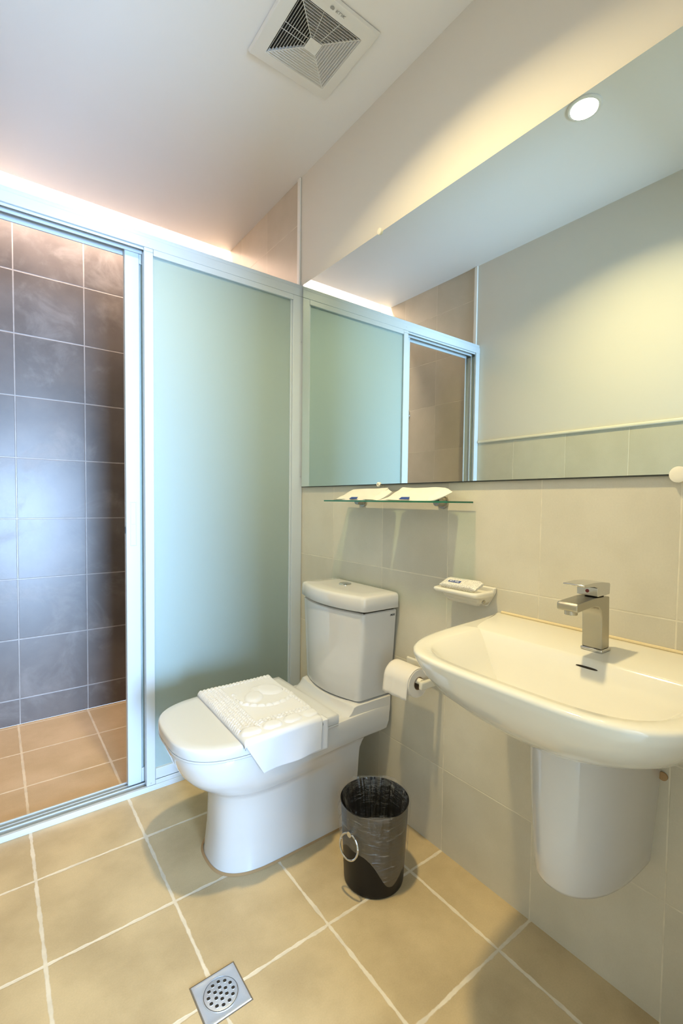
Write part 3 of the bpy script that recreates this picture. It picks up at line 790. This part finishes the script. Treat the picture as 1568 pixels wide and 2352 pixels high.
o = text_mesh('label_text', 'Bath Soap', .0082, txm, M_white, lb, extrude=.0001, bold=.0001); o.location = (0,0,0)

# ------------------------------------------------------------------ toilet roll on its holder
t = thing('paper_holder', 'cream ceramic toilet paper holder on the wall beneath the basin edge', 'paper holder', (0, -.78, .57))
bm = bmesh.new()
box(bm, -.012, -.001, -.862, -.700, .545, .590)
box(bm, -.098, -.010, -.856, -.842, .540, .566); box(bm, -.098, -.010, -.716, -.704, .540, .566)
new_obj('bracket', bm, M_basin, t, bevel=.005, seg=3)
bm = bmesh.new(); cyl(bm, (-.082, -.843, .560), (-.082, -.715, .560), .0095, n=24); new_obj('roller', bm, M_ivory, t)
t = thing('toilet_roll', 'white toilet paper roll with a loose hanging sheet, on the ceramic holder', 'toilet roll', (-.082, -.78, .552))
def ringy(r, y, n=48, cz=.552): return [(-.082+r*math.cos(2*math.pi*i/n), y, cz+r*math.sin(2*math.pi*i/n)) for i in range(n)]
bm = bmesh.new(); loft(bm, [ringy(.0200,-.7215), ringy(.0435,-.7205), ringy(.0445,-.7225), ringy(.0445,-.8275), ringy(.0435,-.8295), ringy(.0200,-.8285)], False, False)
new_obj('paper', bm, M_paper, t, angle=50)
bm = bmesh.new(); loft(bm, [ringy(.0205,-.7200), ringy(.0205,-.8290), ringy(.0190,-.8290), ringy(.0190,-.7200), ringy(.0205,-.7200)], False, False)
new_obj('core', bm, M_card, t, angle=60)
bm = bmesh.new(); rows = []
path = [(-.082+.0465*math.cos(a), .552+.0465*math.sin(a)) for a in [math.radians(60+5*i) for i in range(25)]]
path += [(-.1300, .538), (-.1315, .526), (-.1325, .514), (-.1330, .504)]
for k, (x, z) in enumerate(path):
    w = k/len(path); flare = .010*max(0, w-.5)
    rows.append([bm.verts.new((x - .0015*math.sin(j*1.1+k*.2)*w, -.7200+flare - (.1080+flare*.3)*j/16, z + .006*max(0, w-.9)*10*(j/16) + .0008*math.sin(j*1.7)*w)) for j in range(17)])
for a, b in zip(rows[:-1], rows[1:]):
    for i in range(16): bm.faces.new((a[i], a[i+1], b[i+1], b[i]))
o = new_obj('loose_sheet', bm, M_paper, t, angle=180)
md = o.modifiers.new('thick', 'SOLIDIFY'); md.thickness = .0006

# ------------------------------------------------------------------ floor drain
DX, DY = -.7365, -.862
t = thing('floor_drain', 'square steel floor drain with a round perforated grate set in the tan tiles', 'drain', (DX, DY, 0))
bm = bmesh.new(); n = 64; hs = .0515
def sqr(h, z, n=64):
    pts = []
    for i in range(n):
        a = 2*math.pi*i/n + math.pi/4; c, s = math.cos(a), math.sin(a); k = h/max(abs(c), abs(s)); pts.append((DX+c*k, DY+s*k, z))
    return pts
def circ(r, z, n=64): return [(DX+r*math.cos(2*math.pi*i/n+math.pi/4), DY+r*math.sin(2*math.pi*i/n+math.pi/4), z) for i in range(n)]
loft(bm, [sqr(hs, .0003), sqr(hs-.001, .0022), sqr(hs-.004, .0026), sqr(hs-.008, .0018), circ(.0405, .0018), circ(.0400, .0026), circ(.0385, .0026), circ(.0380, .0012)], False, False)
new_obj('frame_plate', bm, M_steel, t, angle=40)
holes = [(0, 0)] + [(.0135*math.cos(math.radians(60*i+20)), .0135*math.sin(math.radians(60*i+20))) for i in range(6)] + [(.0275*math.cos(math.radians(30*i+20)), .0275*math.sin(math.radians(30*i+20))) for i in range(12)]
bm = bmesh.new(); loft(bm, [circ(.0370, .0010), circ(.0370, .0024), circ(.0355, .0028), circ(.001, .0030)], False, False)
gr = new_obj('grate', bm, M_steel, t, angle=40)
bm = bmesh.new()
for hx, hy in holes: cyl(bm, (DX+hx, DY+hy, .0022), (DX+hx, DY+hy, .0033), .0039, n=18)
o = new_obj('grate_holes', bm, M_dk, gr); o.location = (0, 0, 0)
bm = bmesh.new()
for hx, hy in holes: tube(bm, [(DX+hx+.0043*math.cos(q), DY+hy+.0043*math.sin(q), .0030) for q in [2*math.pi*i/18 for i in range(18)]], .0005, 6, True)
o = new_obj('hole_rims', bm, M_steel, gr); o.location = (0, 0, 0)
boxobj('joint', (DX-hs-.0025, DX+hs+.0025, DY-hs-.0025, DY+hs+.0025, .0001, .0006), mat('drain_joint', (.16,.13,.09), .9), t)

# ------------------------------------------------------------------ fittings seen only in the mirror
t = thing('robe_hook', 'small chrome robe hook on the left wall, just above the mirror edge in reflection', 'hook', (-RW, -.484, 1.23))
bm = bmesh.new(); cyl(bm, (-RW, -.484, 1.232), (-RW+.006, -.484, 1.232), .022, .021, 28); cyl(bm, (-RW+.006, -.484, 1.232), (-RW+.035, -.484, 1.236), .007, .009, 20)
new_obj('hook', bm, M_chrome, t)
t = thing('shower_valve', 'round chrome shower valve on the left shower wall, half hidden in the mirror', 'shower valve', (-RW, .640, 1.745))
bm = bmesh.new(); cyl(bm, (-RW, .640, 1.745), (-RW+.008, .640, 1.745), .045, .043, 36); cyl(bm, (-RW+.008, .640, 1.745), (-RW+.045, .640, 1.745), .020, .018, 28)
new_obj('rose_plate', bm, M_chrome, t)
